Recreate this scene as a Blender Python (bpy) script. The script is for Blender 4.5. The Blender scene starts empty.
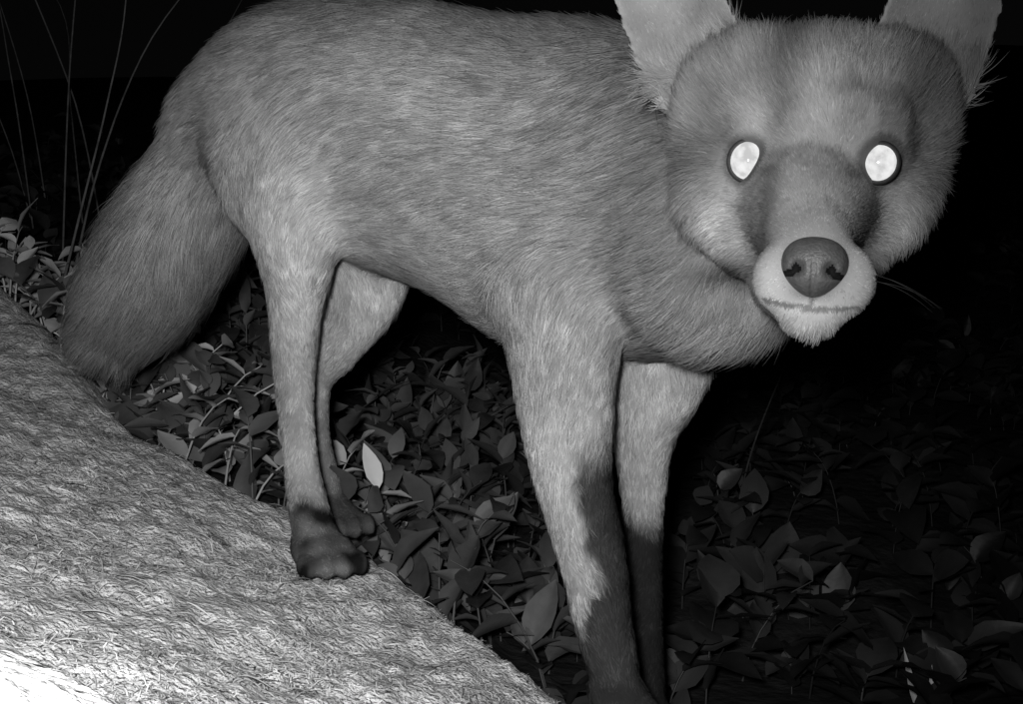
import bpy, math, numpy as np
from mathutils import Vector, kdtree
from mathutils.bvhtree import BVHTree
rng=np.random.default_rng(7)
scn=bpy.context.scene
try:
    scn.view_settings.view_transform='Standard'; scn.view_settings.look='None'
    scn.view_settings.exposure=0
except Exception: pass

def nz(v):
    return v/np.maximum(np.linalg.norm(v,axis=-1,keepdims=True),1e-9)
def make_noise(seed,freq,n=16):
    r=np.random.default_rng(seed)
    k=nz(r.normal(size=(n,3)))*freq*r.uniform(.4,1.8,size=(n,1))
    ph=r.uniform(0,6.28,n)
    return lambda P:(np.sin(P@k.T+ph).sum(1)/math.sqrt(n/2))
def sstep(a,b,x):
    t=np.clip((x-a)/(b-a),0,1); return t*t*(3-2*t)

# ------------------------------------------------------------------ materials
def newmat(name):
    m=bpy.data.materials.new(name); m.use_nodes=True
    nt=m.node_tree; nt.nodes.clear()
    out=nt.nodes.new('ShaderNodeOutputMaterial')
    return m,nt,out
def N(nt,t,**kw):
    n=nt.nodes.new(t)
    for k,v in kw.items(): setattr(n,k,v)
    return n
def ramp(nt,fac,stops):
    r=N(nt,'ShaderNodeValToRGB'); e=r.color_ramp.elements
    e[0].position=stops[0][0]; e[0].color=(stops[0][1],)*3+(1,)
    e[1].position=stops[-1][0]; e[1].color=(stops[-1][1],)*3+(1,)
    for p,c in stops[1:-1]:
        x=e.new(p); x.color=(c,c,c,1)
    nt.links.new(fac,r.inputs[0]); return r.outputs[0]

def mat_noise(name,scale,stops,bump=.3,bscale=None,rough=.8,spec=.2,stretch=None):
    m,nt,out=newmat(name)
    tc=N(nt,'ShaderNodeTexCoord'); vec=tc.outputs['Object']
    if stretch:
        mp=N(nt,'ShaderNodeMapping'); mp.inputs['Scale'].default_value=stretch
        nt.links.new(vec,mp.inputs[0]); vec=mp.outputs[0]
    no=N(nt,'ShaderNodeTexNoise'); no.inputs['Scale'].default_value=scale; no.inputs['Detail'].default_value=8
    no.inputs['Roughness'].default_value=.65
    nt.links.new(vec,no.inputs['Vector'])
    b=N(nt,'ShaderNodeBsdfPrincipled'); b.inputs['Roughness'].default_value=rough
    b.inputs['Specular IOR Level'].default_value=spec
    nt.links.new(ramp(nt,no.outputs[0],stops),b.inputs['Base Color'])
    n2=N(nt,'ShaderNodeTexNoise'); n2.inputs['Scale'].default_value=bscale or scale*3; n2.inputs['Detail'].default_value=8
    nt.links.new(vec,n2.inputs['Vector'])
    bp=N(nt,'ShaderNodeBump'); bp.inputs['Strength'].default_value=bump; bp.inputs['Distance'].default_value=.01
    nt.links.new(n2.outputs[0],bp.inputs['Height']); nt.links.new(bp.outputs[0],b.inputs['Normal'])
    nt.links.new(b.outputs[0],out.inputs[0]); return m

def mat_strand(name,mixn=.6,root=.75):
    m,nt,out=newmat(name)
    at=N(nt,'ShaderNodeAttribute',attribute_name='tone')
    an=N(nt,'ShaderNodeAttribute',attribute_name='rootn')
    ci=N(nt,'ShaderNodeHairInfo')
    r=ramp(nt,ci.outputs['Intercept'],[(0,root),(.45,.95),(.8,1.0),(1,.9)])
    mul=N(nt,'ShaderNodeMixRGB',blend_type='MULTIPLY'); mul.inputs[0].default_value=1
    nt.links.new(at.outputs['Color'],mul.inputs[1]); nt.links.new(r,mul.inputs[2])
    g=N(nt,'ShaderNodeNewGeometry')
    vm=N(nt,'ShaderNodeMix',data_type='VECTOR'); vm.inputs[0].default_value=mixn
    nt.links.new(g.outputs['Normal'],vm.inputs[4]); nt.links.new(an.outputs['Vector'],vm.inputs[5])
    no=N(nt,'ShaderNodeVectorMath',operation='NORMALIZE'); nt.links.new(vm.outputs[1],no.inputs[0])
    d=N(nt,'ShaderNodeBsdfDiffuse'); nt.links.new(mul.outputs[0],d.inputs['Color']); nt.links.new(no.outputs[0],d.inputs['Normal'])
    nt.links.new(d.outputs[0],out.inputs[0])
    return m

# ------------------------------------------------------------------ mesh helpers
def link(o,parent=None):
    scn.collection.objects.link(o)
    if parent: o.parent=parent
    return o
def mesh_obj(name,V,F,mat,parent=None,smooth=True):
    me=bpy.data.meshes.new(name); me.from_pydata([tuple(map(float,v)) for v in V],[],F)
    me.update()
    if smooth: me.polygons.foreach_set('use_smooth',[True]*len(me.polygons))
    if mat: me.materials.append(mat)
    return link(bpy.data.objects.new(name,me),parent)
def fast_mesh(name,V,Q,mat,parent=None):
    V=np.asarray(V,dtype=np.float32); Q=np.asarray(Q,dtype=np.int32); k=Q.shape[1]
    me=bpy.data.meshes.new(name); me.vertices.add(len(V)); me.vertices.foreach_set('co',V.ravel())
    me.loops.add(Q.size); me.loops.foreach_set('vertex_index',Q.ravel())
    me.polygons.add(len(Q)); me.polygons.foreach_set('loop_start',np.arange(0,Q.size,k,dtype=np.int32))
    me.polygons.foreach_set('use_smooth',np.ones(len(Q),dtype=bool))
    me.update(calc_edges=True); me.validate()
    if mat: me.materials.append(mat)
    return link(bpy.data.objects.new(name,me),parent)
def catmull(P,n):
    P=np.asarray(P,float); out=[]
    for i in range(len(P)-1):
        p0=P[max(i-1,0)];p1=P[i];p2=P[i+1];p3=P[min(i+2,len(P)-1)]
        for j in range(n):
            t=j/n
            out.append(.5*((2*p1)+(-p0+p2)*t+(2*p0-5*p1+4*p2-p3)*t*t+(-p0+3*p1-3*p2+p3)*t**3))
    out.append(P[-1]); return np.array(out)
def loft(path,ref=(0,0,1),seg=28,sub=6,cap=True):
    """path rows: x,y,z,ra(side),rb(up)"""
    R=catmull(path,sub); C=R[:,:3]; ra=np.maximum(R[:,3],.0005); rb=np.maximum(R[:,4],.0005)
    T=nz(np.gradient(C,axis=0)); ref=np.array(ref,float)
    S=nz(np.cross(T,ref)); U=np.cross(S,T)
    if cap:
        def caps(c,t,s,u,a,b,sg):
            o=[]
            for ph in (75,50,25):
                w=math.cos(math.radians(ph)); h=math.sin(math.radians(ph))
                o.append((c+sg*t*h*min(a,b),s,u,a*w,b*w))
            return o
        rows=caps(C[0],T[0],S[0],U[0],ra[0],rb[0],-1)+[(C[i],S[i],U[i],ra[i],rb[i]) for i in range(len(C))]+caps(C[-1],T[-1],S[-1],U[-1],ra[-1],rb[-1],1)[::-1]
    else: rows=[(C[i],S[i],U[i],ra[i],rb[i]) for i in range(len(C))]
    V=[];F=[]; a=np.linspace(0,2*math.pi,seg,endpoint=False)
    for c,s,u,x,y in rows:
        for t in a: V.append(c+s*math.cos(t)*x+u*math.sin(t)*y)
    for i in range(len(rows)-1):
        for j in range(seg):
            k=(j+1)%seg; F.append((i*seg+j,i*seg+k,(i+1)*seg+k,(i+1)*seg+j))
    F.append(tuple(range(seg))[::-1]); F.append(tuple((len(rows)-1)*seg+j for j in range(seg)))
    return V,F
def ellipsoid(c,r,axes=None,nu=28,nv=18):
    V=[];F=[]; axes=np.eye(3) if axes is None else axes
    for i in range(nv+1):
        ph=math.pi*(i+.0)/nv; ph=min(max(ph,.02),math.pi-.02)
        for j in range(nu):
            th=2*math.pi*j/nu
            l=np.array([r[0]*math.sin(ph)*math.cos(th),r[1]*math.sin(ph)*math.sin(th),r[2]*math.cos(ph)])
            V.append(np.array(c)+l@axes)
    for i in range(nv):
        for j in range(nu):
            k=(j+1)%nu; F.append((i*nu+j,(i+1)*nu+j,(i+1)*nu+k,i*nu+k))
    F.append(tuple(range(nu))); F.append(tuple(nv*nu+j for j in range(nu))[::-1])
    return V,F
def merge(parts):
    V=[];F=[]
    for v,f in parts:
        o=len(V); V+=list(v); F+=[tuple(i+o for i in q) for q in f]
    return V,F
def remesh(parts,voxel,iters,soft=None,siters=0,name='tmp'):
    V,F=merge(parts); o=mesh_obj(name,V,F,None)
    def bake(o):
        dg=bpy.context.evaluated_depsgraph_get(); dg.update()
        me=bpy.data.meshes.new_from_object(o.evaluated_get(dg))
        Vn=np.zeros(len(me.vertices)*3); me.vertices.foreach_get('co',Vn); Vn=Vn.reshape(-1,3)
        Fn=[tuple(p.vertices) for p in me.polygons]
        bpy.data.objects.remove(o); bpy.data.meshes.remove(me); return Vn,Fn
    m=o.modifiers.new('r','REMESH'); m.mode='VOXEL'; m.voxel_size=voxel
    s=o.modifiers.new('s','SMOOTH'); s.factor=.5; s.iterations=iters
    Vn,Fn=bake(o)
    if soft is not None:
        w=soft(Vn)
        e=np.array([(q[i],q[(i+1)%len(q)]) for q in Fn for i in range(len(q))])
        e=np.concatenate([e,e[:,::-1]]); cnt=np.bincount(e[:,0],minlength=len(Vn)).astype(float)
        for _ in range(siters):
            avg=np.stack([np.bincount(e[:,0],weights=Vn[e[:,1],k],minlength=len(Vn)) for k in range(3)],1)/np.maximum(cnt,1)[:,None]
            Vn=Vn+(avg-Vn)*(.6*w)[:,None]
    return Vn,Fn
def tris(V,F):
    T=[]
    for f_ in F:
        for i in range(1,len(f_)-1): T.append((f_[0],f_[i],f_[i+1]))
    T=np.array(T); V=np.asarray(V); A,B,C=V[T[:,0]],V[T[:,1]],V[T[:,2]]
    nn=np.cross(B-A,C-A); vn=np.zeros_like(V)
    for k in range(3): np.add.at(vn,T[:,k],nn)
    return T,A,B,C,nn,nz(vn)
def sample_mesh(V,F,n,wfun=None):
    T,A,B,C,nn,vn=tris(V,F); ar=np.linalg.norm(nn,axis=1)
    w=ar.copy()
    if wfun is not None: w=w*wfun((A+B+C)/3,nz(nn))
    i=rng.choice(len(T),n,p=w/w.sum())
    u=rng.random(n);v=rng.random(n); fl=u+v>1; u[fl]=1-u[fl]; v[fl]=1-v[fl]
    P=A[i]+(B[i]-A[i])*u[:,None]+(C[i]-A[i])*v[:,None]
    nr=nz(vn[T[i,0]]*(1-u-v)[:,None]+vn[T[i,1]]*u[:,None]+vn[T[i,2]]*v[:,None])
    return P,nr
def strands(name,pts,rad,tone,rootn,mat,parent):
    n,k,_=pts.shape
    cu=bpy.data.hair_curves.new(name); cu.add_curves([k]*n)
    cu.attributes['position'].data.foreach_set('vector',pts.astype(np.float32).ravel())
    ra=cu.attributes.get('radius') or cu.attributes.new('radius','FLOAT','POINT')
    ra.data.foreach_set('value',rad.astype(np.float32).ravel())
    t=cu.attributes.new('tone','FLOAT','CURVE'); t.data.foreach_set('value',tone.astype(np.float32))
    q=cu.attributes.new('rootn','FLOAT_VECTOR','CURVE'); q.data.foreach_set('vector',rootn.astype(np.float32).ravel())
    cu.materials.append(mat)
    return link(bpy.data.objects.new(name,cu),parent)

# ------------------------------------------------------------------ terrain
nA=make_noise(1,3.0);nB=make_noise(2,11.0);nC=make_noise(3,45.0,24);nD=make_noise(4,140.0,30);nE=make_noise(5,1.0);nF=make_noise(6,380.0,36)
def P2(x,y): return np.stack([x,y,np.zeros_like(x)],1)
def ground_h(x,y):
    p=P2(x,y); near=np.exp(-((x/6)**2+(y/6)**2))
    return (.05+.30*np.clip(y-.95,0,40)*(1/(1+np.clip(y-8,0,99)*.08))+.40*np.clip(-x,0,.55)+.05*np.clip(x-.6,0,20)
            +.012*nB(p)*near+.02*nA(p)*np.clip(y-.9,0,1)*near+.25*nE(p)*np.clip((y-3)/4,0,1))
EX=np.array([-3,-1,-.61,-.38,-.138,.053,.2,.5]); EY=np.array([2.0,1.42,1.2,1.0,.85,.6,.40,-.3])
def edge_e(x,y):
    return (y-np.interp(x,EX,EY))*.76
def mound_h(x,y,fine=True):
    p=P2(x,y)
    e=edge_e(x,y)+.03+.008*nB(p)+.004*nC(p)
    e=np.clip(e,0,9)
    h=.148-.33*x+.38*np.clip(y-.97,0,2)*sstep(-.25,-.5,x)-1.3*e*e/(e+.06)+.004*nB(p)+.0030*nC(p)+.0014*nD(p)
    if fine: h=h+.0009*nF(p)
    return h

m_ground=mat_noise('soil_leaf_litter',14,[(.3,.006),(.5,.014),(.7,.03)],bump=.8,bscale=60)
m_mound=mat_noise('moss_and_soil',48,[(.34,.22),(.5,.50),(.62,.72)],bump=1.0,bscale=330)
t=np.linspace(-1,1,421)
gx=1.6*t+70*np.sign(t)*np.abs(t)**9
t2=np.linspace(0,1,421); gy=-1.0+4.2*t2+80*t2**9
X,Y=np.meshgrid(gx,gy); x=X.ravel();y=Y.ravel()
V=np.stack([x,y,ground_h(x,y)],1)
i=np.arange(420*421).reshape(420,421)[:,:-1].ravel()
Q=np.stack([i,i+1,i+422,i+421],1)
fast_mesh('ground',V,Q,m_ground)
nx,ny=760,700
X,Y=np.meshgrid(np.linspace(-1.3,.5,nx),np.linspace(.0,1.6,ny)); x=X.ravel();y=Y.ravel()
V=np.stack([x,y,mound_h(x,y)],1)
i=np.arange((ny-1)*nx).reshape(ny-1,nx)[:,:-1].ravel()
Q=np.stack([i,i+1,i+nx+1,i+nx],1)
mound=fast_mesh('mossy_bank',V,Q,m_mound)

m_moss=mat_strand('moss_fibre',.8,.95)
def bank_pts(n,x0,x1,y0,y1):
    x=rng.uniform(x0,x1,n);y=rng.uniform(y0,y1,n)
    k=(edge_e(x,y)<.1); x=x[k];y=y[k]
    return np.stack([x,y,mound_h(x,y)],1)
def bank_n(P):
    h=.004; a=mound_h(P[:,0]+h,P[:,1])-mound_h(P[:,0]-h,P[:,1]); b=mound_h(P[:,0],P[:,1]+h)-mound_h(P[:,0],P[:,1]-h)
    return nz(np.stack([-a/(2*h),-b/(2*h),np.ones(len(P))],1))
P=np.concatenate([bank_pts(35000,-.9,.25,.3,1.3),bank_pts(50000,-.4,.15,.3,.75)])
patch=nB(P)*.35+nC(P)*.45+nD(P)*.3
keep=rng.random(len(P))<np.clip(.36+.5*patch,.03,1); P=P[keep]; patch=patch[keep]
n=len(P); nr=bank_n(P)
L=rng.uniform(.0005,.0017,n)*np.where(rng.random(n)<.08,2.4,1)
az=rng.uniform(0,6.283,n); hd=np.stack([np.cos(az),np.sin(az),-.33*np.cos(az)],1)
lift=rng.uniform(0,1.6,n)
tt=np.linspace(0,1,3)[None,:,None]
cur=nz(rng.normal(size=(n,3)))
pts=P[:,None,:]+L[:,None,None]*(nr[:,None,:]*lift[:,None,None]*(tt-.35*tt*tt)+hd[:,None,:]*(.5*tt+.5*tt*tt)+.6*cur[:,None,:]*tt*tt)
rad=np.tile(np.array([.00030,.00028,.00016]),(n,1))*rng.uniform(.5,1.4,(n,1))
tone=np.clip(.60+.09*patch+rng.normal(0,.07,n),.2,.85)
strands('moss',pts,rad,tone,nr,m_moss,mound)
tu=np.array([(-.33,.72),(-.31,.70),(-.235,.50),(-.2,.56),(-.12,.47),(-.3,.9),(-.05,.6),(-.17,.66),(-.42,.95),(-.25,.42),(-.08,.7),(-.36,.55),(-.02,.52)])
ct=[tu[rng.integers(len(tu))]+rng.normal(0,.012,2) for _ in range(220)]
ct+= [np.array([rng.uniform(-.8,.12),rng.uniform(.3,1.15)]) for _ in range(450)]
ct=np.array(ct); ct=ct[edge_e(ct[:,0],ct[:,1])<.03]
n=len(ct); az=rng.uniform(0,6.28,n); L=rng.uniform(.006,.026,n)
k=6; tt=np.linspace(0,1,k)
bend=rng.normal(0,.35,n); ang=az[:,None]+bend[:,None]*tt[None,:]
xs=ct[:,0:1]+np.cumsum(np.cos(ang),1)*L[:,None]/k; ys=ct[:,1:2]+np.cumsum(np.sin(ang),1)*L[:,None]/k
zs=mound_h(xs.ravel(),ys.ravel(),False).reshape(n,k)+.0014+rng.uniform(0,.12,n)[:,None]*L[:,None]*np.sin(tt*3.0)[None,:]
pts=np.stack([xs,ys,zs],2)
rad=np.tile(np.array([.0002,.0004,.00045,.0004,.00025,.0001]),(n,1))*rng.uniform(.4,.9,(n,1))
strands('dry_grass',pts,rad,np.clip(rng.normal(.68,.12,n),.25,.85),bank_n(pts[:,0]),m_moss,mound)

m_log=mat_noise('weathered_wood',30,[(.3,.45),(.55,.65),(.75,.78)],bump=.5,bscale=60,stretch=(1,6,6))
V,F=loft([(-.62,.24,.352,.034,.032),(-.40,.30,.292,.032,.030),(-.25,.326,.2475,.029,.026),(-.19,.336,.228,.026,.023),(-.13,.348,.203,.020,.017),(-.09,.358,.184,.014,.012),(-.04,.366,.162,.009,.007)],seg=40,sub=14)
V=np.array(V); V[:,2]+=.0016*nC(V)+.002*np.sin(V[:,1]*500+V[:,0]*60+2*nB(V))
mesh_obj('fallen_log',V,F,m_log)

# ------------------------------------------------------------------ leaves
def mat_leaf(name,lo,hi,rough=.5):
    m,nt,out=newmat(name)
    g=N(nt,'ShaderNodeNewGeometry')
    b=N(nt,'ShaderNodeBsdfPrincipled'); b.inputs['Roughness'].default_value=rough; b.inputs['Specular IOR Level'].default_value=.3
    tc=N(nt,'ShaderNodeTexCoord'); no=N(nt,'ShaderNodeTexNoise'); no.inputs['Scale'].default_value=70
    nt.links.new(tc.outputs['Object'],no.inputs['Vector'])
    ad=N(nt,'ShaderNodeMath',operation='MULTIPLY_ADD'); ad.inputs[1].default_value=.4
    nt.links.new(no.outputs[0],ad.inputs[0]); nt.links.new(g.outputs['Random Per Island'],ad.inputs[2])
    nt.links.new(ramp(nt,ad.outputs[0],[(0.1,lo),(.7,(lo+hi)/2),(1.0,hi)]),b.inputs['Base Color'])
    bp=N(nt,'ShaderNodeBump'); bp.inputs['Strength'].default_value=.25; bp.inputs['Distance'].default_value=.003
    nt.links.new(no.outputs[0],bp.inputs['Height']); nt.links.new(bp.outputs[0],b.inputs['Normal'])
    nt.links.new(b.outputs[0],out.inputs[0])
    return m
LU=np.array([0,.12,.3,.5,.7,.87,1.0]); LW=np.array([.04,.6,.97,1.0,.75,.38,.02])
def leaves(name,base,direc,size,mat,aspect=.27):
    n=len(base); up=np.tile([0,0,1.],(n,1))+rng.normal(0,.35,(n,3))
    D=nz(direc); S=nz(np.cross(D,up)); U=np.cross(S,D)
    V=np.zeros((n,len(LU),5,3)); fold=rng.uniform(.1,.6,n); droop=rng.uniform(.05,.55,n); asp=aspect*rng.uniform(.75,1.3,n)
    tw=rng.normal(0,.25,n)
    for a,(u,w) in enumerate(zip(LU,LW)):
        for b,c in enumerate((-1,-.5,0,.5,1)):
            ww=(c*w*asp*size)
            V[:,a,b]=base+D*(u*size)[:,None]+S*ww[:,None]+U*((fold*abs(c)*w*asp*size)-droop*u*u*size+tw*ww*u+.02*size*math.sin(u*14)*c*c)[:,None]
    k=len(LU)*5; Q=[]
    for a in range(len(LU)-1):
        for b in range(4): q=a*5+b; Q.append((q,q+1,q+6,q+5))
    Q=np.array(Q); QQ=(Q[None]+(np.arange(n)*k)[:,None,None]).reshape(-1,4)
    return V.reshape(-1,3),QQ
def tubes(paths,r0,r1,seg=5):
    V=[];Q=[]
    for p in paths:
        p=np.asarray(p); T=nz(np.gradient(p,axis=0)); S=nz(np.cross(T,[.3,.2,1.])); U=np.cross(S,T); o=len(V)
        for i in range(len(p)):
            r=r0+(r1-r0)*i/(len(p)-1)
            for j in range(seg):
                a=j/seg*6.2832; V.append(p[i]+r*(S[i]*math.cos(a)+U[i]*math.sin(a)))
        for i in range(len(p)-1):
            for j in range(seg):
                k=(j+1)%seg; Q.append((o+i*seg+j,o+i*seg+k,o+(i+1)*seg+k,o+(i+1)*seg+j))
    return V,Q
def plant_mass(name,roots,hgt,leaf,mat,nleaf=(5,10),stemr=.0012,aspect=.27,lean=.6,el0=.3):
    B=[];D=[];Sz=[];paths=[]
    for r in roots:
        h=rng.uniform(*hgt); az=rng.uniform(0,6.28); ln=rng.uniform(0,lean)*h
        k=6; tt=np.linspace(0,1,k)
        p=np.stack([r[0]+math.cos(az)*ln*tt**1.5,r[1]+math.sin(az)*ln*tt**1.5,r[2]+h*(tt-.25*tt**3)],1)
        paths.append(p); nl=rng.integers(*nleaf); a0=rng.uniform(0,6.28)
        for j in range(nl):
            t=(j+1)/nl; q=t*(k-1); i0=min(int(q),k-2); b=p[i0]+(p[i0+1]-p[i0])*(q-i0)
            a=a0+j*2.4+rng.normal(0,.3); el=rng.normal(el0,.4)
            B.append(b); D.append((math.cos(a)*math.cos(el),math.sin(a)*math.cos(el),math.sin(el))); Sz.append(rng.uniform(*leaf)*(1-.25*t))
    V1,Q1=leaves(name,np.array(B),np.array(D),np.array(Sz),mat,aspect)
    V2,Q2=tubes(paths,stemr,stemr*.5)
    V=np.concatenate([V1,np.array(V2)]); Q=np.concatenate([Q1,np.array(Q2)+len(V1)])
    return fast_mesh(name,V,Q,mat)
def roots_in(n,x0,x1,y0,y1,emin=.05):
    x=rng.uniform(x0,x1,n);y=rng.uniform(y0,y1,n)
    k=edge_e(x,y)>emin; x=x[k];y=y[k]
    z=np.maximum(ground_h(x,y),mound_h(x,y)); return np.stack([x,y,z],1)
m_leafd=mat_leaf('groundcover_leaf',.008,.036)
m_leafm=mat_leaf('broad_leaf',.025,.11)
m_leafb=mat_leaf('pale_leaf',.20,.5,.5)
R=np.concatenate([roots_in(460,.0,2.0,.75,1.9),roots_in(450,-2.2,3.0,1.6,3.6)])
plant_mass('ground_cover_plants',R,(.03,.12),(.035,.07),m_leafd,(6,10),aspect=.30,el0=.5)
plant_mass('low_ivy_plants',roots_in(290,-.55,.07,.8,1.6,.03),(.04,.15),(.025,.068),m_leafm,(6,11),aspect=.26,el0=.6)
c1=rng.normal(size=(24,2))*[.06,.04]+[-.40,1.13]; c2=rng.normal(size=(24,2))*[.07,.05]+[-.66,1.32]; c3=rng.normal(size=(7,2))*[.07,.04]+[-.24,1.02]
c=np.concatenate([c1,c2,c3]); c=c[edge_e(c[:,0],c[:,1])>.0]
z=np.maximum(ground_h(c[:,0],c[:,1]),mound_h(c[:,0],c[:,1]))
plant_mass('lightened_plants',np.column_stack([c,z]),(.05,.13),(.03,.06),m_leafb,(5,9),.0014,.22,1.2,.5)  # left cluster: leaf colour raised to stand in for stronger flash light

m_twig=mat_noise('dry_stalk',50,[(.3,.05),(.6,.12),(.8,.18)],bump=.2)
paths=[]
paths.append(catmull([(-.62,1.38,.44),(-.60,1.40,.56),(-.575,1.42,.70),(-.555,1.44,.86),(-.56,1.46,1.1)],6))
for k in range(12):
    x0=rng.uniform(-1.4,-.6);y0=rng.uniform(1.5,2.4);z0=float(ground_h(np.array([x0]),np.array([y0]))[0])
    dx,dy=rng.normal(0,.16,2); h=rng.uniform(.5,1.1)
    paths.append(catmull([(x0,y0,z0),(x0+dx*.3,y0+dy*.3,z0+h*.35),(x0+dx*.8,y0+dy,z0+h*.7),(x0+dx*1.8,y0+dy,z0+h)],6))
V,Q=tubes(paths,.0022,.0008); fast_mesh('grass_stalks',np.array(V),np.array(Q),m_twig)
m_twd=mat_noise('dead_stem',50,[(.3,.02),(.6,.05),(.8,.07)],bump=.2)
x0,y0=.23,1.08; z0=float(ground_h(np.array([x0]),np.array([y0]))[0])
V,Q=tubes([catmull([(x0,y0,z0),(x0+.05,y0+.08,z0+.14),(.40,1.35,z0+.30)],10)],.0016,.0008); fast_mesh('dead_stem',np.array(V),np.array(Q),m_twd)
B=np.array([(.345,.85,.045),(.36,.86,.045)]); D=np.array([(-.25,-.1,1.),(.1,.1,1)]); 
V,Q=leaves('b',B,D,np.array([.05,.035]),None,.07); fast_mesh('grass_blade',V,Q,m_leafb)

# ------------------------------------------------------------------ FOX
fox=bpy.data.objects.new('red_fox',None); link(fox)
O=np.array([.1385,.46,.437]); f=np.array([-.29,-.957,0]); r_=np.array([.957,-.29,0]); u_=np.array([0,0,1.])
ro=math.radians(5.5)
ra_=r_*math.cos(ro)-u_*math.sin(ro); ua_=u_*math.cos(ro)+r_*math.sin(ro)
AX=np.array([ra_,f,ua_])
def H(a,b,c): return O+a*ra_+b*f+c*ua_
def toH(P): return (P-O)@AX.T

trunk=[(-.245,.850,.535,.048,.058),(-.182,.82,.548,.070,.086),(-.095,.78,.519,.076,.102),(-.024,.74,.492,.082,.104),
       (.04,.69,.462,.082,.114),(.088,.645,.443,.074,.100),(.120,.60,.430,.060,.080),(.142,.56,.435,.048,.060),(.155,.52,.446,.040,.046)]
hn=[(-.185,.80,.535,.050,.070),(-.170,.765,.482,.036,.052),(-.162,.752,.428,.027,.038),(-.166,.765,.382,.018,.0245),(-.171,.785,.336,.0135,.018),
    (-.164,.77,.282,.011,.0140),(-.157,.76,.244,.013,.015),(-.147,.748,.214,.017,.016)]
hn_paw=[(-.147,.752,.206,.020,.014),(-.136,.730,.2025,.024,.013),(-.130,.718,.199,.020,.009)]
hf=[(-.165,.85,.51,.045,.06),(-.130,.84,.435,.03,.050),(-.118,.83,.408,.026,.040),(-.148,.85,.362,.018,.027),(-.172,.875,.325,.013,.017),
    (-.170,.870,.275,.011,.013),(-.160,.87,.232,.012,.013)]
hf_paw=[(-.158,.87,.216,.016,.014),(-.147,.852,.209,.02,.012),(-.142,.842,.206,.017,.009)]
fn=[(.045,.66,.43,.04,.06),(.035,.635,.383,.034,.048),(.033,.625,.339,.027,.034),(.034,.618,.305,.023,.029),(.039,.613,.265,.020,.0235),
    (.0495,.610,.223,.0175,.0205),(.0550,.605,.1875,.0155,.0175),(.061,.602,.160,.0150,.0155)]
fn_paw=[(.062,.602,.148,.017,.014),(.068,.583,.138,.020,.012),(.071,.570,.133,.018,.009)]
ff=[(.09,.69,.42,.04,.05),(.102,.685,.345,.028,.036),(.092,.69,.296,.0185,.0225),(.091,.693,.255,.0135,.016),(.093,.70,.212,.011,.0125),
    (.0955,.71,.160,.0105,.012),(.098,.72,.10,.012,.013)]
ff_paw=[(.099,.72,.088,.017,.014),(.107,.704,.082,.022,.013),(.111,.692,.079,.019,.009)]
tail=[(-.215,.82,.550,.042,.042),(-.243,.845,.530,.043,.046),(-.272,.873,.492,.048,.052),(-.305,.893,.450,.051,.055),(-.337,.913,.410,.050,.053),(-.359,.922,.384,.043,.045),(-.370,.925,.370,.034,.036)]
body=[loft(trunk)]
for L_,pw in ((hn,hn_paw),(hf,hf_paw),(fn,fn_paw),(ff,ff_paw)):
    body.append(loft(L_,ref=(.825,-.565,.05),seg=20))
    body.append(loft(pw,seg=20))
    tip=np.array(pw[-1][:3]); d=nz(np.array(pw[-1][:3])-np.array(pw[0][:3])); s=nz(np.cross(d,[0,0,1.]))
    for k in (-1.5,-.5,.5,1.5):
        q=tip+s*k*.0130+d*(.010-.003*abs(k))
        body.append(ellipsoid(q,(.0060,.014,.0095),np.array([s,d,np.cross(s,d)]),14,10))
body.append(loft(tail,seg=24))
body.append(ellipsoid((.03,.655,.43),(.052,.036,.088)))
body.append(ellipsoid((-.19,.79,.515),(.05,.04,.082)))
body.append(ellipsoid((.118,.584,.396),(.054,.050,.050)))
bV,bF=remesh(body,.0033,2,lambda V:sstep(.34,.42,V[:,2]),80)
def hl(rows,**k):
    rr=[tuple(H(a,b,c))+(w,h) for a,b,c,w,h in rows]; return loft(rr,ref=tuple(ua_),**k)
def ear(base,tip,w,face,thick=.0045):
    base=np.array(base);tip=np.array(tip); ax=tip-base; Lh=np.linalg.norm(ax); ax=ax/Lh
    face=np.array(face,float); face=nz(face-ax*(face@ax)); side=np.cross(face,ax)
    nu,nv=19,26; V=[];F=[]
    for lay in (0,1):
        for i in range(nv):
            v=i/(nv-1); ww=w*max(1.0*(1-v**1.9)**.95*(.80+.45*v),.03)
            for j in range(nu):
                uu=-1+2*j/(nu-1)
                ph=1.25-.45*v; th=uu*ph
                x=math.sin(th)/math.sin(ph)*ww; dp=-(math.cos(th)-math.cos(ph))*ww*.9
                p=base+ax*v*Lh+side*x+face*(dp+.006*v*v-(thick*(1-.35*abs(uu)**6) if lay else 0))
                V.append(p)
    M=nu*nv
    for i in range(nv-1):
        for j in range(nu-1):
            q=i*nu+j; F.append((q,q+1,q+nu+1,q+nu)); F.append((M+q,M+q+nu,M+q+nu+1,M+q+1))
    for i in range(nv-1):
        q=i*nu; F.append((q,q+nu,M+q+nu,M+q)); q=i*nu+nu-1; F.append((q,M+q,M+q+nu,q+nu))
    for j in range(nu-1):
        q=(nv-1)*nu+j; F.append((q,q+1,M+q+1,M+q)); F.append((j,M+j,M+j+1,j+1))
    return V,F
eLp=(H(-.0560,-.038,.044),H(-.118,-.055,.146)); eRp=(H(.0450,-.038,.042),H(.066,-.055,.148))
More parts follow.
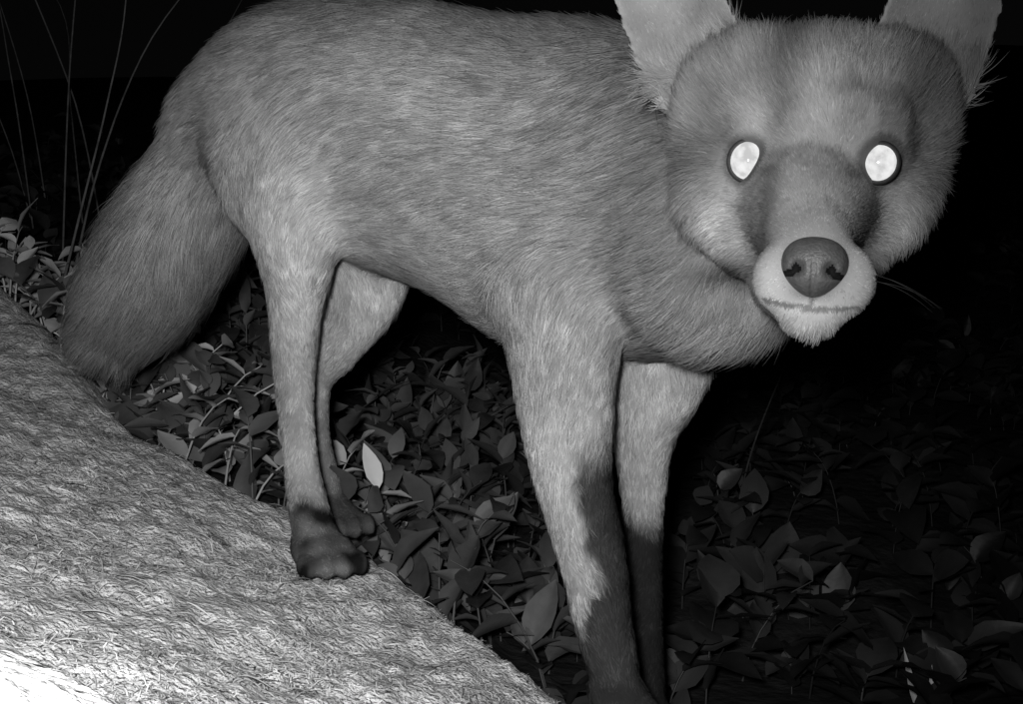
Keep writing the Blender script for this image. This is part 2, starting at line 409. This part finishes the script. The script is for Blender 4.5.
skull=[ellipsoid(H(-.001,-.045,.026),(.054,.048,.050),AX),
      ellipsoid(H(0,-.020,.026),(.042,.025,.036),AX),
      ellipsoid(H(-.033,-.046,.043),(.031,.034,.033),AX),ellipsoid(H(.027,-.046,.042),(.031,.034,.033),AX),
      ellipsoid(H(-.050,-.046,.026),(.024,.026,.042),AX),ellipsoid(H(.041,-.046,.026),(.024,.026,.042),AX),
      ellipsoid(H(-.036,-.042,-.006),(.032,.031,.036),AX),ellipsoid(H(.027,-.042,-.006),(.031,.031,.036),AX),
      ellipsoid(H(-.025,-.034,-.028),(.026,.026,.025),AX),ellipsoid(H(.018,-.034,-.028),(.025,.026,.025),AX),
      hl([(0,-.03,-.008,.035,.038),(0,-.008,-.018,.031,.032),(.001,.012,-.029,.0245,.0265),(.0025,.032,-.039,.0192,.0205),(.0045,.050,-.047,.0165,.017),(.006,.060,-.053,.0145,.014)]),
      hl([(0,-.02,-.055,.026,.016),(0.001,.01,-.064,.019,.012),(.003,.035,-.070,.015,.0085)])]
sV,sF=remesh(skull,.0018,3,lambda V:np.ones(len(V)),48)
MX=.0058
det=[(list(sV),sF),
      ellipsoid(H(.026,-.013,.0125),(.015,.012,.008),AX),ellipsoid(H(-.027,-.013,.0125),(.015,.012,.008),AX),
      hl([(.003,.035,-.042,.0170,.018),(.005,.052,-.049,.0158,.015),(MX,.064,-.054,.0125,.011)]),
      ellipsoid(H(MX+.0112,.050,-.0570),(.0138,.015,.0158),AX),ellipsoid(H(MX-.0112,.050,-.0570),(.0138,.015,.0158),AX),
      ellipsoid(H(MX,.047,-.0735),(.0130,.013,.0088),AX)]
dV,dF=remesh(det,.0016,3,lambda V:np.ones(len(V)),12)
hV,hF=remesh([(list(dV),dF),ear(*eLp,.0335,f-.10*ra_),ear(*eRp,.0335,f+.10*ra_)],.0016,2,lambda V:sstep(.092,.065,toH(V)[:,2])*sstep(.02,.03,toH(V)[:,2]),26)
fV,fF=remesh([(list(bV),bF),(list(hV),hF),loft([(.162,.53,.448,.042,.046),(.155,.505,.448,.045,.048),(.154,.488,.450,.042,.044)])],.0020,1)

bvh=BVHTree.FromPolygons([tuple(v) for v in fV],fF)
cam=np.array([0,0,.35])
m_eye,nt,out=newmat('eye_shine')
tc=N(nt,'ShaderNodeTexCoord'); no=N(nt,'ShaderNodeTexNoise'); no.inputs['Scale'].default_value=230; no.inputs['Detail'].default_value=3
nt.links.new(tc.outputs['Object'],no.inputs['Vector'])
em=N(nt,'ShaderNodeEmission'); nt.links.new(ramp(nt,no.outputs[0],[(.35,.62),(.5,.80),(.65,.92)]),em.inputs[0]); em.inputs[1].default_value=1.0  # emission stands in for flash light thrown back by the eyes
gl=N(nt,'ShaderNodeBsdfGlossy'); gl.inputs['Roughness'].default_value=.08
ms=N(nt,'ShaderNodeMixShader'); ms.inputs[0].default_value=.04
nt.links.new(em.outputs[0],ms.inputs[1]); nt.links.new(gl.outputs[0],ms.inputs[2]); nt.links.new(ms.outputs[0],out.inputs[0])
try: m_eye.cycles.emission_sampling='NONE'
except Exception: pass
m_dark=mat_noise('dark_skin',120,[(.3,.012),(.7,.03)],bump=.15,rough=.6,spec=.2)
eyes=[]
for sgn,nm,ea,er in ((-1,'eye_left',.0292,.0092),(1,'eye_right',.0286,.0083)):
    o=H(sgn*ea,.15,0.0010); loc,no_,idx,dist=bvh.ray_cast(Vector(o),Vector(-f))
    hit=np.array(loc); gaze=nz(nz(cam-hit)+.1*f)
    c=hit-gaze*.0020; eyes.append(c)
    s=nz(np.cross(gaze,ua_)); up=np.cross(s,gaze)
    V,F=ellipsoid(c,(er,er*.9,er*1.05),np.array([s,gaze,up])); mesh_obj(nm,V,F,m_eye,fox)
    V=[];F=[];n1,n2=40,10
    for i in range(n1):
        a=i/n1*6.2832
        inner=max(0,math.cos(a)*(-sgn)*(1 if (s@ra_)>0 else -1))**6
        rx=er*.98+.0028*inner; rz=er*1.03
        for j in range(n2):
            b=j/n2*6.2832; rr=.0014*math.cos(b)*(1+.9*inner)
            V.append(c+gaze*(.0018+.0014*math.sin(b))+s*math.cos(a)*(rx+rr)+up*math.sin(a)*(rz+rr)-up*.0018*inner)
    for i in range(n1):
        for j in range(n2):
            F.append((i*n2+j,((i+1)%n1)*n2+j,((i+1)%n1)*n2+(j+1)%n2,i*n2+(j+1)%n2))
    mesh_obj(nm.replace('eye','eyelid'),V,F,m_dark,fox)
# nose
m_nose=mat_noise('nose_leather',500,[(.3,.035),(.7,.06)],bump=.2,bscale=900,rough=.5,spec=.4)
m_nostril_shade=mat_noise('nostril_shade',500,[(.3,.004),(.7,.008)],bump=.1,rough=.8,spec=.05)  # near-black colour paints the shade inside the nose dents
NZ=(MX,.0675,-.0530)
nc=H(*NZ); V=[];F=[];nu,nv=88,64; nost=[]
for i in range(nv+1):
    ph=min(max(math.pi*i/nv,.02),3.12)
    for j in range(nu):
        th=2*math.pi*j/nu; l=np.array([math.sin(ph)*math.cos(th),math.sin(ph)*math.sin(th),math.cos(ph)])
        l=np.sign(l)*np.abs(l)**.92
        a,b,c=l*np.array([.0126,.0105,.0118])
        cn=c/.0118
        a*=1+.10*cn-.20*max(0,-cn)**1.5
        hit_=False
        if b>0:
            for sg in (-1,1):
                d2=((a-sg*.0064)/.0021)**2+((c+.0015)/.0022)**2
                b-=.0045*math.exp(-d2)
                d3=((a-sg*.0092)/.0026)**2+((c+.0036)/.0012)**2
                b-=.0030*math.exp(-d3)
                hit_=hit_ or d2<.6 or d3<.9
            b-=.0012*math.exp(-(a/.0007)**2)*(1 if cn<.1 else .15)
        V.append(nc+a*ra_+b*f+c*ua_); nost.append(hit_)
for i in range(nv):
    for j in range(nu):
        k=(j+1)%nu; F.append((i*nu+j,(i+1)*nu+j,(i+1)*nu+k,i*nu+k))
no_=mesh_obj('nose',V,F,m_nose,fox); no_.data.materials.append(m_nostril_shade)
no_.data.polygons.foreach_set('material_index',[1 if sum(nost[q] for q in f_)>=2 else 0 for f_ in F])

# ---------------- coat description (colour, lie and length of the fur)
bones=[]
def addb(path,L0,L1,t0,t1,comb=None,sign=1):
    Pp=[np.array(p[:3]) for p in path]; n=len(Pp)-1
    for i in range(n):
        d=nz(Pp[i+1]-Pp[i])*sign; cc=d if comb is None else nz(d+np.array(comb)); t=(i+.5)/n
        bones.append((Pp[i],Pp[i+1],(path[i][3]+path[i+1][3]+path[i][4]+path[i+1][4])/4,cc,L0+(L1-L0)*t,t0+(t1-t0)*t))
addb(trunk,.015,.019,.25,.24,comb=(0,0,-.45),sign=-1)
addb(hn[:4],.013,.008,.28,.42); addb(hn[3:],.006,.004,.46,.38); addb(hn_paw,.0022,.0022,.22,.20)
addb(hf[:4],.011,.007,.36,.44); addb(hf[3:],.005,.004,.36,.16); addb(hf_paw,.003,.003,.08,.06)
addb(fn[:3],.015,.011,.25,.31); addb(fn[2:],.009,.005,.34,.35); addb(fn_paw,.003,.003,.06,.05)
addb(ff[:3],.012,.007,.34,.36); addb(ff[2:],.006,.004,.34,.1); addb(ff_paw,.003,.003,.06,.05)
addb(tail[1:],.026,.028,.23,.18)
b0=np.array([b[0] for b in bones]);b1=np.array([b[1] for b in bones]);br=np.array([b[2] for b in bones])
bc=np.array([b[3] for b in bones]);bl=np.array([b[4] for b in bones]);bt=np.array([b[5] for b in bones])
mottle=make_noise(21,60);mot2=make_noise(22,200);big=make_noise(23,18);fstr=make_noise(51,150)
def near_bone(P,path): 
    q=np.full(len(P),9.)
    for i in range(len(path)-1):
        p0=np.array(path[i][:3]);d=np.array(path[i+1][:3])-p0; t=np.clip(((P-p0)@d)/(d@d),0,1); q=np.minimum(q,np.linalg.norm(P-(p0+t[:,None]*d),axis=1))
    return q
eax=[(nz(e[1]-e[0]),e[0],e[1]) for e in (eLp,eRp)]
def coat(P,nr):
    n=len(P); W=np.zeros((n,len(bones)))
    for i in range(len(bones)):
        d=b1[i]-b0[i]; t=np.clip(((P-b0[i])@d)/(d@d),0,1); q=np.linalg.norm(P-(b0[i]+t[:,None]*d),axis=1)-br[i]
        W[:,i]=np.exp(-np.clip(q,-.05,.3)/.010)
    W/=W.sum(1,keepdims=True)
    comb=W@bc; L=W@bl; tone=W@bt
    hp=toH(P); a,b,c=hp.T; aa=np.abs(a); am=np.abs(a-MX)
    headw=np.maximum(sstep(.115,.085,np.linalg.norm(hp-np.array([0,-.01,-.01]),axis=1))*sstep(-.088,-.062,b),sstep(.045,.06,c)*sstep(-.1,-.085,b))
    hc=nz(hp-np.array([MX*.7,.085,-.05])); hc[:,1]-=.15
    hc=nz(hc+np.stack([np.sign(a)*.05*sstep(.01,.04,aa),0*a,-.75*sstep(.03,.05,aa)*sstep(.025,-.015,c)],1))
    comb=comb*(1-headw)[:,None]+(hc@AX)*headw[:,None]
    Lh=.0028+.0045*sstep(.03,-.02,b)+.008*sstep(.042,.062,aa)*sstep(.03,-.01,c)+.004*sstep(.03,.06,c)
    Lh=np.where(c<-.062,.0016+.009*sstep(.03,-.03,b),Lh)
    L=L*(1-headw)+Lh*headw
    th=.215+.03*sstep(.0,.05,c)+.06*sstep(.025,.012,am)*sstep(-.01,.015,b)  # muzzle bridge painted lighter to offset weak lamp light on its slope
    th+=.15*np.exp(-(((aa-.044)/.007)**2+((c+.028)/.009)**2))*sstep(-.05,-.02,b)
    th+=.03*np.exp(-(((aa-.036)/.012)**2+((c+.022)/.016)**2))*sstep(-.05,-.02,b)
    th+=.06*np.exp(-(((aa-.030)/.014)**2+((c-.020)/.008)**2))
    th-=.11*np.exp(-(((am-.0225)/.0050)**2))*sstep(-.006,-.018,c)*sstep(-.060,-.036,c)*sstep(.045,.03,b)
    th*=1-.30*np.exp(-(((aa-.050)/.009)**2+((c-.012)/.02)**2))          # darker temple
    th*=1-.18*np.exp(-(((aa-.016)/.006)**2+((c-.028)/.02)**2))          # forehead streaks
    th*=1+.19*fstr(np.column_stack([a,b*.2,c*.25]))*sstep(-.01,.03,c)
    th*=1+.12*mottle(hp*np.array([1.5,1,1]))
    white=np.maximum(sstep(-.047,-.055,c)*sstep(.022,.040,b), sstep(.0110,.0145,am)*sstep(.036,.048,b)*sstep(-.032,-.042,c))
    th=th*(1-white)+(.285-.05*sstep(-.068,-.076,c))*white
    jaw=sstep(-.050,-.060,c)*sstep(.03,.02,b)
    th=th*(1-jaw)+.22*jaw
    mcd=((aa-.038)/.018)**2+((c+.049)/.0045)**2
    th*=1-.75*np.exp(-mcd)*sstep(.03,.0,b)
    de=np.minimum(np.linalg.norm(P-eyes[0],axis=1),np.linalg.norm(P-eyes[1],axis=1))
    th*=1-.62*sstep(.0152,.0108,de)
    ic=np.sqrt(((aa-.0180)/.0050)**2+((c+.007)/.0040)**2); th*=1-.55*np.exp(-ic**2)
    mc=-.0690+.16*np.maximum(am-.007,0)
    th=np.where((np.abs(c-mc)<.0010)&(b>.02)&(am<.019),.10,th)
    th=np.where((am<.0009)&(c<-.060)&(c>-.069)&(b>.05),.12,th)
    earw=np.zeros(n)
    for ax,e0,e1 in eax:
        Lh_=np.linalg.norm(e1-e0); t=(P-e0)@ax/Lh_; dd=np.linalg.norm(P-e0-ax*(t*Lh_)[:,None],axis=1)
        ew=sstep(.14,.36,t)*sstep(.045,.038,dd); earw=np.maximum(earw,ew)
        inner=sstep(-.1,.3,nr@f)
        th=th*(1-ew)+ew*(.15+.10*inner+.05*sstep(.018,.027,dd)*inner+.07*sstep(.016,.006,dd)*inner-.05*sstep(.45,.2,t)*inner)
        eb=np.exp(-(np.linalg.norm(P-(e0-.004*ax),axis=1)/.024)**2)*(1-ew)*headw
        comb=comb*(1-ew)[:,None]+ax[None]*(ew+.8*eb)[:,None]
        L=L*(1-ew)+ew*(.0022+.006*sstep(.45,.15,t)*inner*sstep(.024,.016,dd))+.008*eb
    tone=tone*(1-headw)+th*headw
    X_,Y_,Z_=P.T
    nk_shade=np.exp(-(np.linalg.norm((hp-np.array([-.055,-.095,.01]))/np.array([.05,.05,.07]),axis=1))**2)*(1-headw); tone*=1-.65*nk_shade  # head's shadow on the neck, painted into the fur tone
    nk_shade2=np.exp(-(np.linalg.norm((P-np.array([.082,.64,.47]))/np.array([.035,.08,.085]),axis=1))**2)*(1-headw); tone*=1-.38*nk_shade2  # painted body shading: darker fur band between neck and shoulder
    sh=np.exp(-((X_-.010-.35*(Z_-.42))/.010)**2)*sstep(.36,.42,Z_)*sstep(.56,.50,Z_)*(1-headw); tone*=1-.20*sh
    mo=mottle(P);m2=mot2(P);bg=big(P)
    xfn=np.interp(Z_,[.14,.1875,.223,.265,.305,.339,.5],[.063,.0550,.0495,.039,.034,.033,.033])-.002
    isfn=(near_bone(P,fn+fn_paw)<.032)
    dk=sstep(.315,.268,Z_+.008*mo)*sstep(-.005,.007,X_-xfn+.003*m2+.002*mo+.006*sstep(.26,.21,Z_)+.014*sstep(.20,.165,Z_))*isfn
    tone=tone*(1-dk)+.036*dk
    isff=(near_bone(P,ff+ff_paw)<.032); dk=sstep(.250,.215,Z_+.008*mo)*isff; tone=tone*(1-dk)+.022*dk
    ishn=(near_bone(P,hn+hn_paw)<.035); dk=sstep(.268,.228,Z_+.008*mo-.35*(X_+.155))*ishn; tone=tone*(1-.60*dk*(1+.35*m2))
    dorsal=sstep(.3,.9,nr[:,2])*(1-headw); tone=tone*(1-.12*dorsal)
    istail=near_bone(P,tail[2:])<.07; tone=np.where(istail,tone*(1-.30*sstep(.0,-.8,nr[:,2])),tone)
    tone=tone*(1+.08*mo+.05*m2+.10*bg*(1-headw))
    return comb,L,np.clip(tone,.012,.8),headw,hp,de,earw
T,A_,B_,C_,nn,vn=tris(fV,fF)
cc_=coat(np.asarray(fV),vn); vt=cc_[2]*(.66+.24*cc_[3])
m_skin,nt,out=newmat('fox_underfur')
at=N(nt,'ShaderNodeAttribute',attribute_name='tone'); d=N(nt,'ShaderNodeBsdfDiffuse')
nt.links.new(at.outputs['Color'],d.inputs[0]); nt.links.new(d.outputs[0],out.inputs[0])
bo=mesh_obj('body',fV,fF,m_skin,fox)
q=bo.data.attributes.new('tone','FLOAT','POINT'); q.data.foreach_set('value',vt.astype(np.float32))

def dens(C,n):
    v=nz(cam-C); facing=(n*v).sum(1)
    hh=toH(C); hd=np.exp(-(np.linalg.norm(hh-np.array([0,0,.02]),axis=1)/.12)**4)
    return np.where(facing>-.2,1,.2)*(1+2.2*hd)
NS=240000
P,nr=sample_mesh(fV,fF,NS,dens)
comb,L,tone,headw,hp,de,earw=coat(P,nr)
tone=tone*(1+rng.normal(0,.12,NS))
grz=(rng.random(NS)<.10)*(1-headw*.6); tone*=1-.45*grz; tone*=1+.28*(rng.random(NS)<.07)
fl=make_noise(31,35);f2=make_noise(32,38);f3=make_noise(33,36)
dn=np.stack([fl(P),f2(P),f3(P)],1)
comb=nz(comb+.22*dn*(1-.5*headw)[:,None]*(1-earw)[:,None]+rng.normal(0,.14,(NS,3))*(1-.5*earw)[:,None])
comb=nz(comb-nr*(comb*nr).sum(1,keepdims=True))
ist=sstep(.09,.06,near_bone(P,tail[1:]))
lift=(rng.uniform(.15,.40,NS)+.08*headw*(1-earw)+.15*ist)*(1-.5*earw)
L*=sstep(.006,.030,de)*.85+.15
dnose=np.linalg.norm(hp-np.array(NZ),axis=1); L*=.25+.75*sstep(.012,.035,dnose)
L*=rng.uniform(.55,1.2,NS)
keep=(de>.0102)&(dnose>.0125)
P,nr,comb,L,lift,tone,headw=[q[keep] for q in (P,nr,comb,L,lift,tone,headw)]
n=len(P); ng=n//22; gi=rng.choice(n,ng,replace=False)
kd=kdtree.KDTree(ng)
for k,i_ in enumerate(gi): kd.insert(P[i_],k)
kd.balance()
nk_=np.fromiter((kd.find(p)[1] for p in P),dtype=np.int64,count=n); near=gi[nk_]
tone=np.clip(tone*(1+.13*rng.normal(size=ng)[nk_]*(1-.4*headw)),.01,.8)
L=L*(1+.15*rng.normal(size=ng)[nk_]).clip(.6,1.5)
K=4; tt=np.linspace(0,1,K)[None,:,None]
def shape(P,nr,comb,L,lift):
    return P[:,None,:]+L[:,None,None]*(nr[:,None,:]*lift[:,None,None]*(1.3*tt-.75*tt*tt)+comb[:,None,:]*(.55*tt+.45*tt*tt))
pts=shape(P,nr,comb,L,lift)
gp=shape(P[near],nr[near],comb[near],L,lift[near])
cl=(.55*rng.uniform(.1,1,n)*(1-.6*headw))[:,None,None]*tt**1.3
pts=pts*(1-cl)+gp*cl
pts+= (rng.normal(0,.05,(n,1,3))*L[:,None,None])*tt**2
pts[:,0]-=nr*.0007
rad=np.array([1,1,.75,.15])[None,:]*.00017*rng.uniform(.7,1.3,(n,1))*(1-.3*headw)[:,None]
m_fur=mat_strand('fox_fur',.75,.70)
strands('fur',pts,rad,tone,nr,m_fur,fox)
wp=[]
for sg in (-1,1):
    for i in range(4):
        o=H(sg*(.0235+.001*rng.normal())+MX,.045+.003*(i%4),-.053-.003*(i//2)); d=nz(sg*ra_*1.0+f*rng.uniform(-.9,-.2)+ua_*rng.uniform(-.3,.15)); l=rng.uniform(.018,.03)
        wp.append([o+d*l*t_+np.array([0,0,-.25*l*t_*t_])-f*.3*l*t_*t_ for t_ in np.linspace(0,1,5)])
wp=np.array(wp); strands('whiskers',wp,np.tile([.0001,.00009,.00007,.00005,.00003],(len(wp),1)),np.full(len(wp),.03),np.tile(f,(len(wp),1)),m_fur,fox)

# ------------------------------------------------------------------ light, world, camera
w=bpy.data.worlds.new('World'); scn.world=w; w.use_nodes=True; nt=w.node_tree; bg_=nt.nodes['Background']
sky=nt.nodes.new('ShaderNodeTexSky'); sky.sky_type='NISHITA'; sky.sun_disc=False; sky.sun_elevation=math.radians(2); sky.sun_rotation=math.radians(200)
bw=nt.nodes.new('ShaderNodeRGBToBW'); nt.links.new(sky.outputs[0],bw.inputs[0]); nt.links.new(bw.outputs[0],bg_.inputs[0]); bg_.inputs[1].default_value=.0012
try: w.cycles.sampling_method='NONE'
except Exception: pass
ld=bpy.data.lights.new('infrared_flash','SPOT'); ld.energy=28; ld.spot_size=math.radians(114); ld.spot_blend=1.0; ld.shadow_soft_size=.018
try: ld.cycles.max_bounces=2
except Exception: pass
lo=bpy.data.objects.new('infrared_flash',ld); link(lo); lo.location=(-.03,-.01,.385)
lo.rotation_euler=(Vector((-.28,.75,.315))-Vector(lo.location)).to_track_quat('-Z','Y').to_euler()
cd=bpy.data.cameras.new('camera'); co=bpy.data.objects.new('camera',cd); link(co); co.location=(0,0,.35); co.rotation_euler=(math.radians(90),0,0)
cd.sensor_width=36; cd.lens=36*1000/1023; cd.clip_start=.01; cd.clip_end=500
scn.camera=co
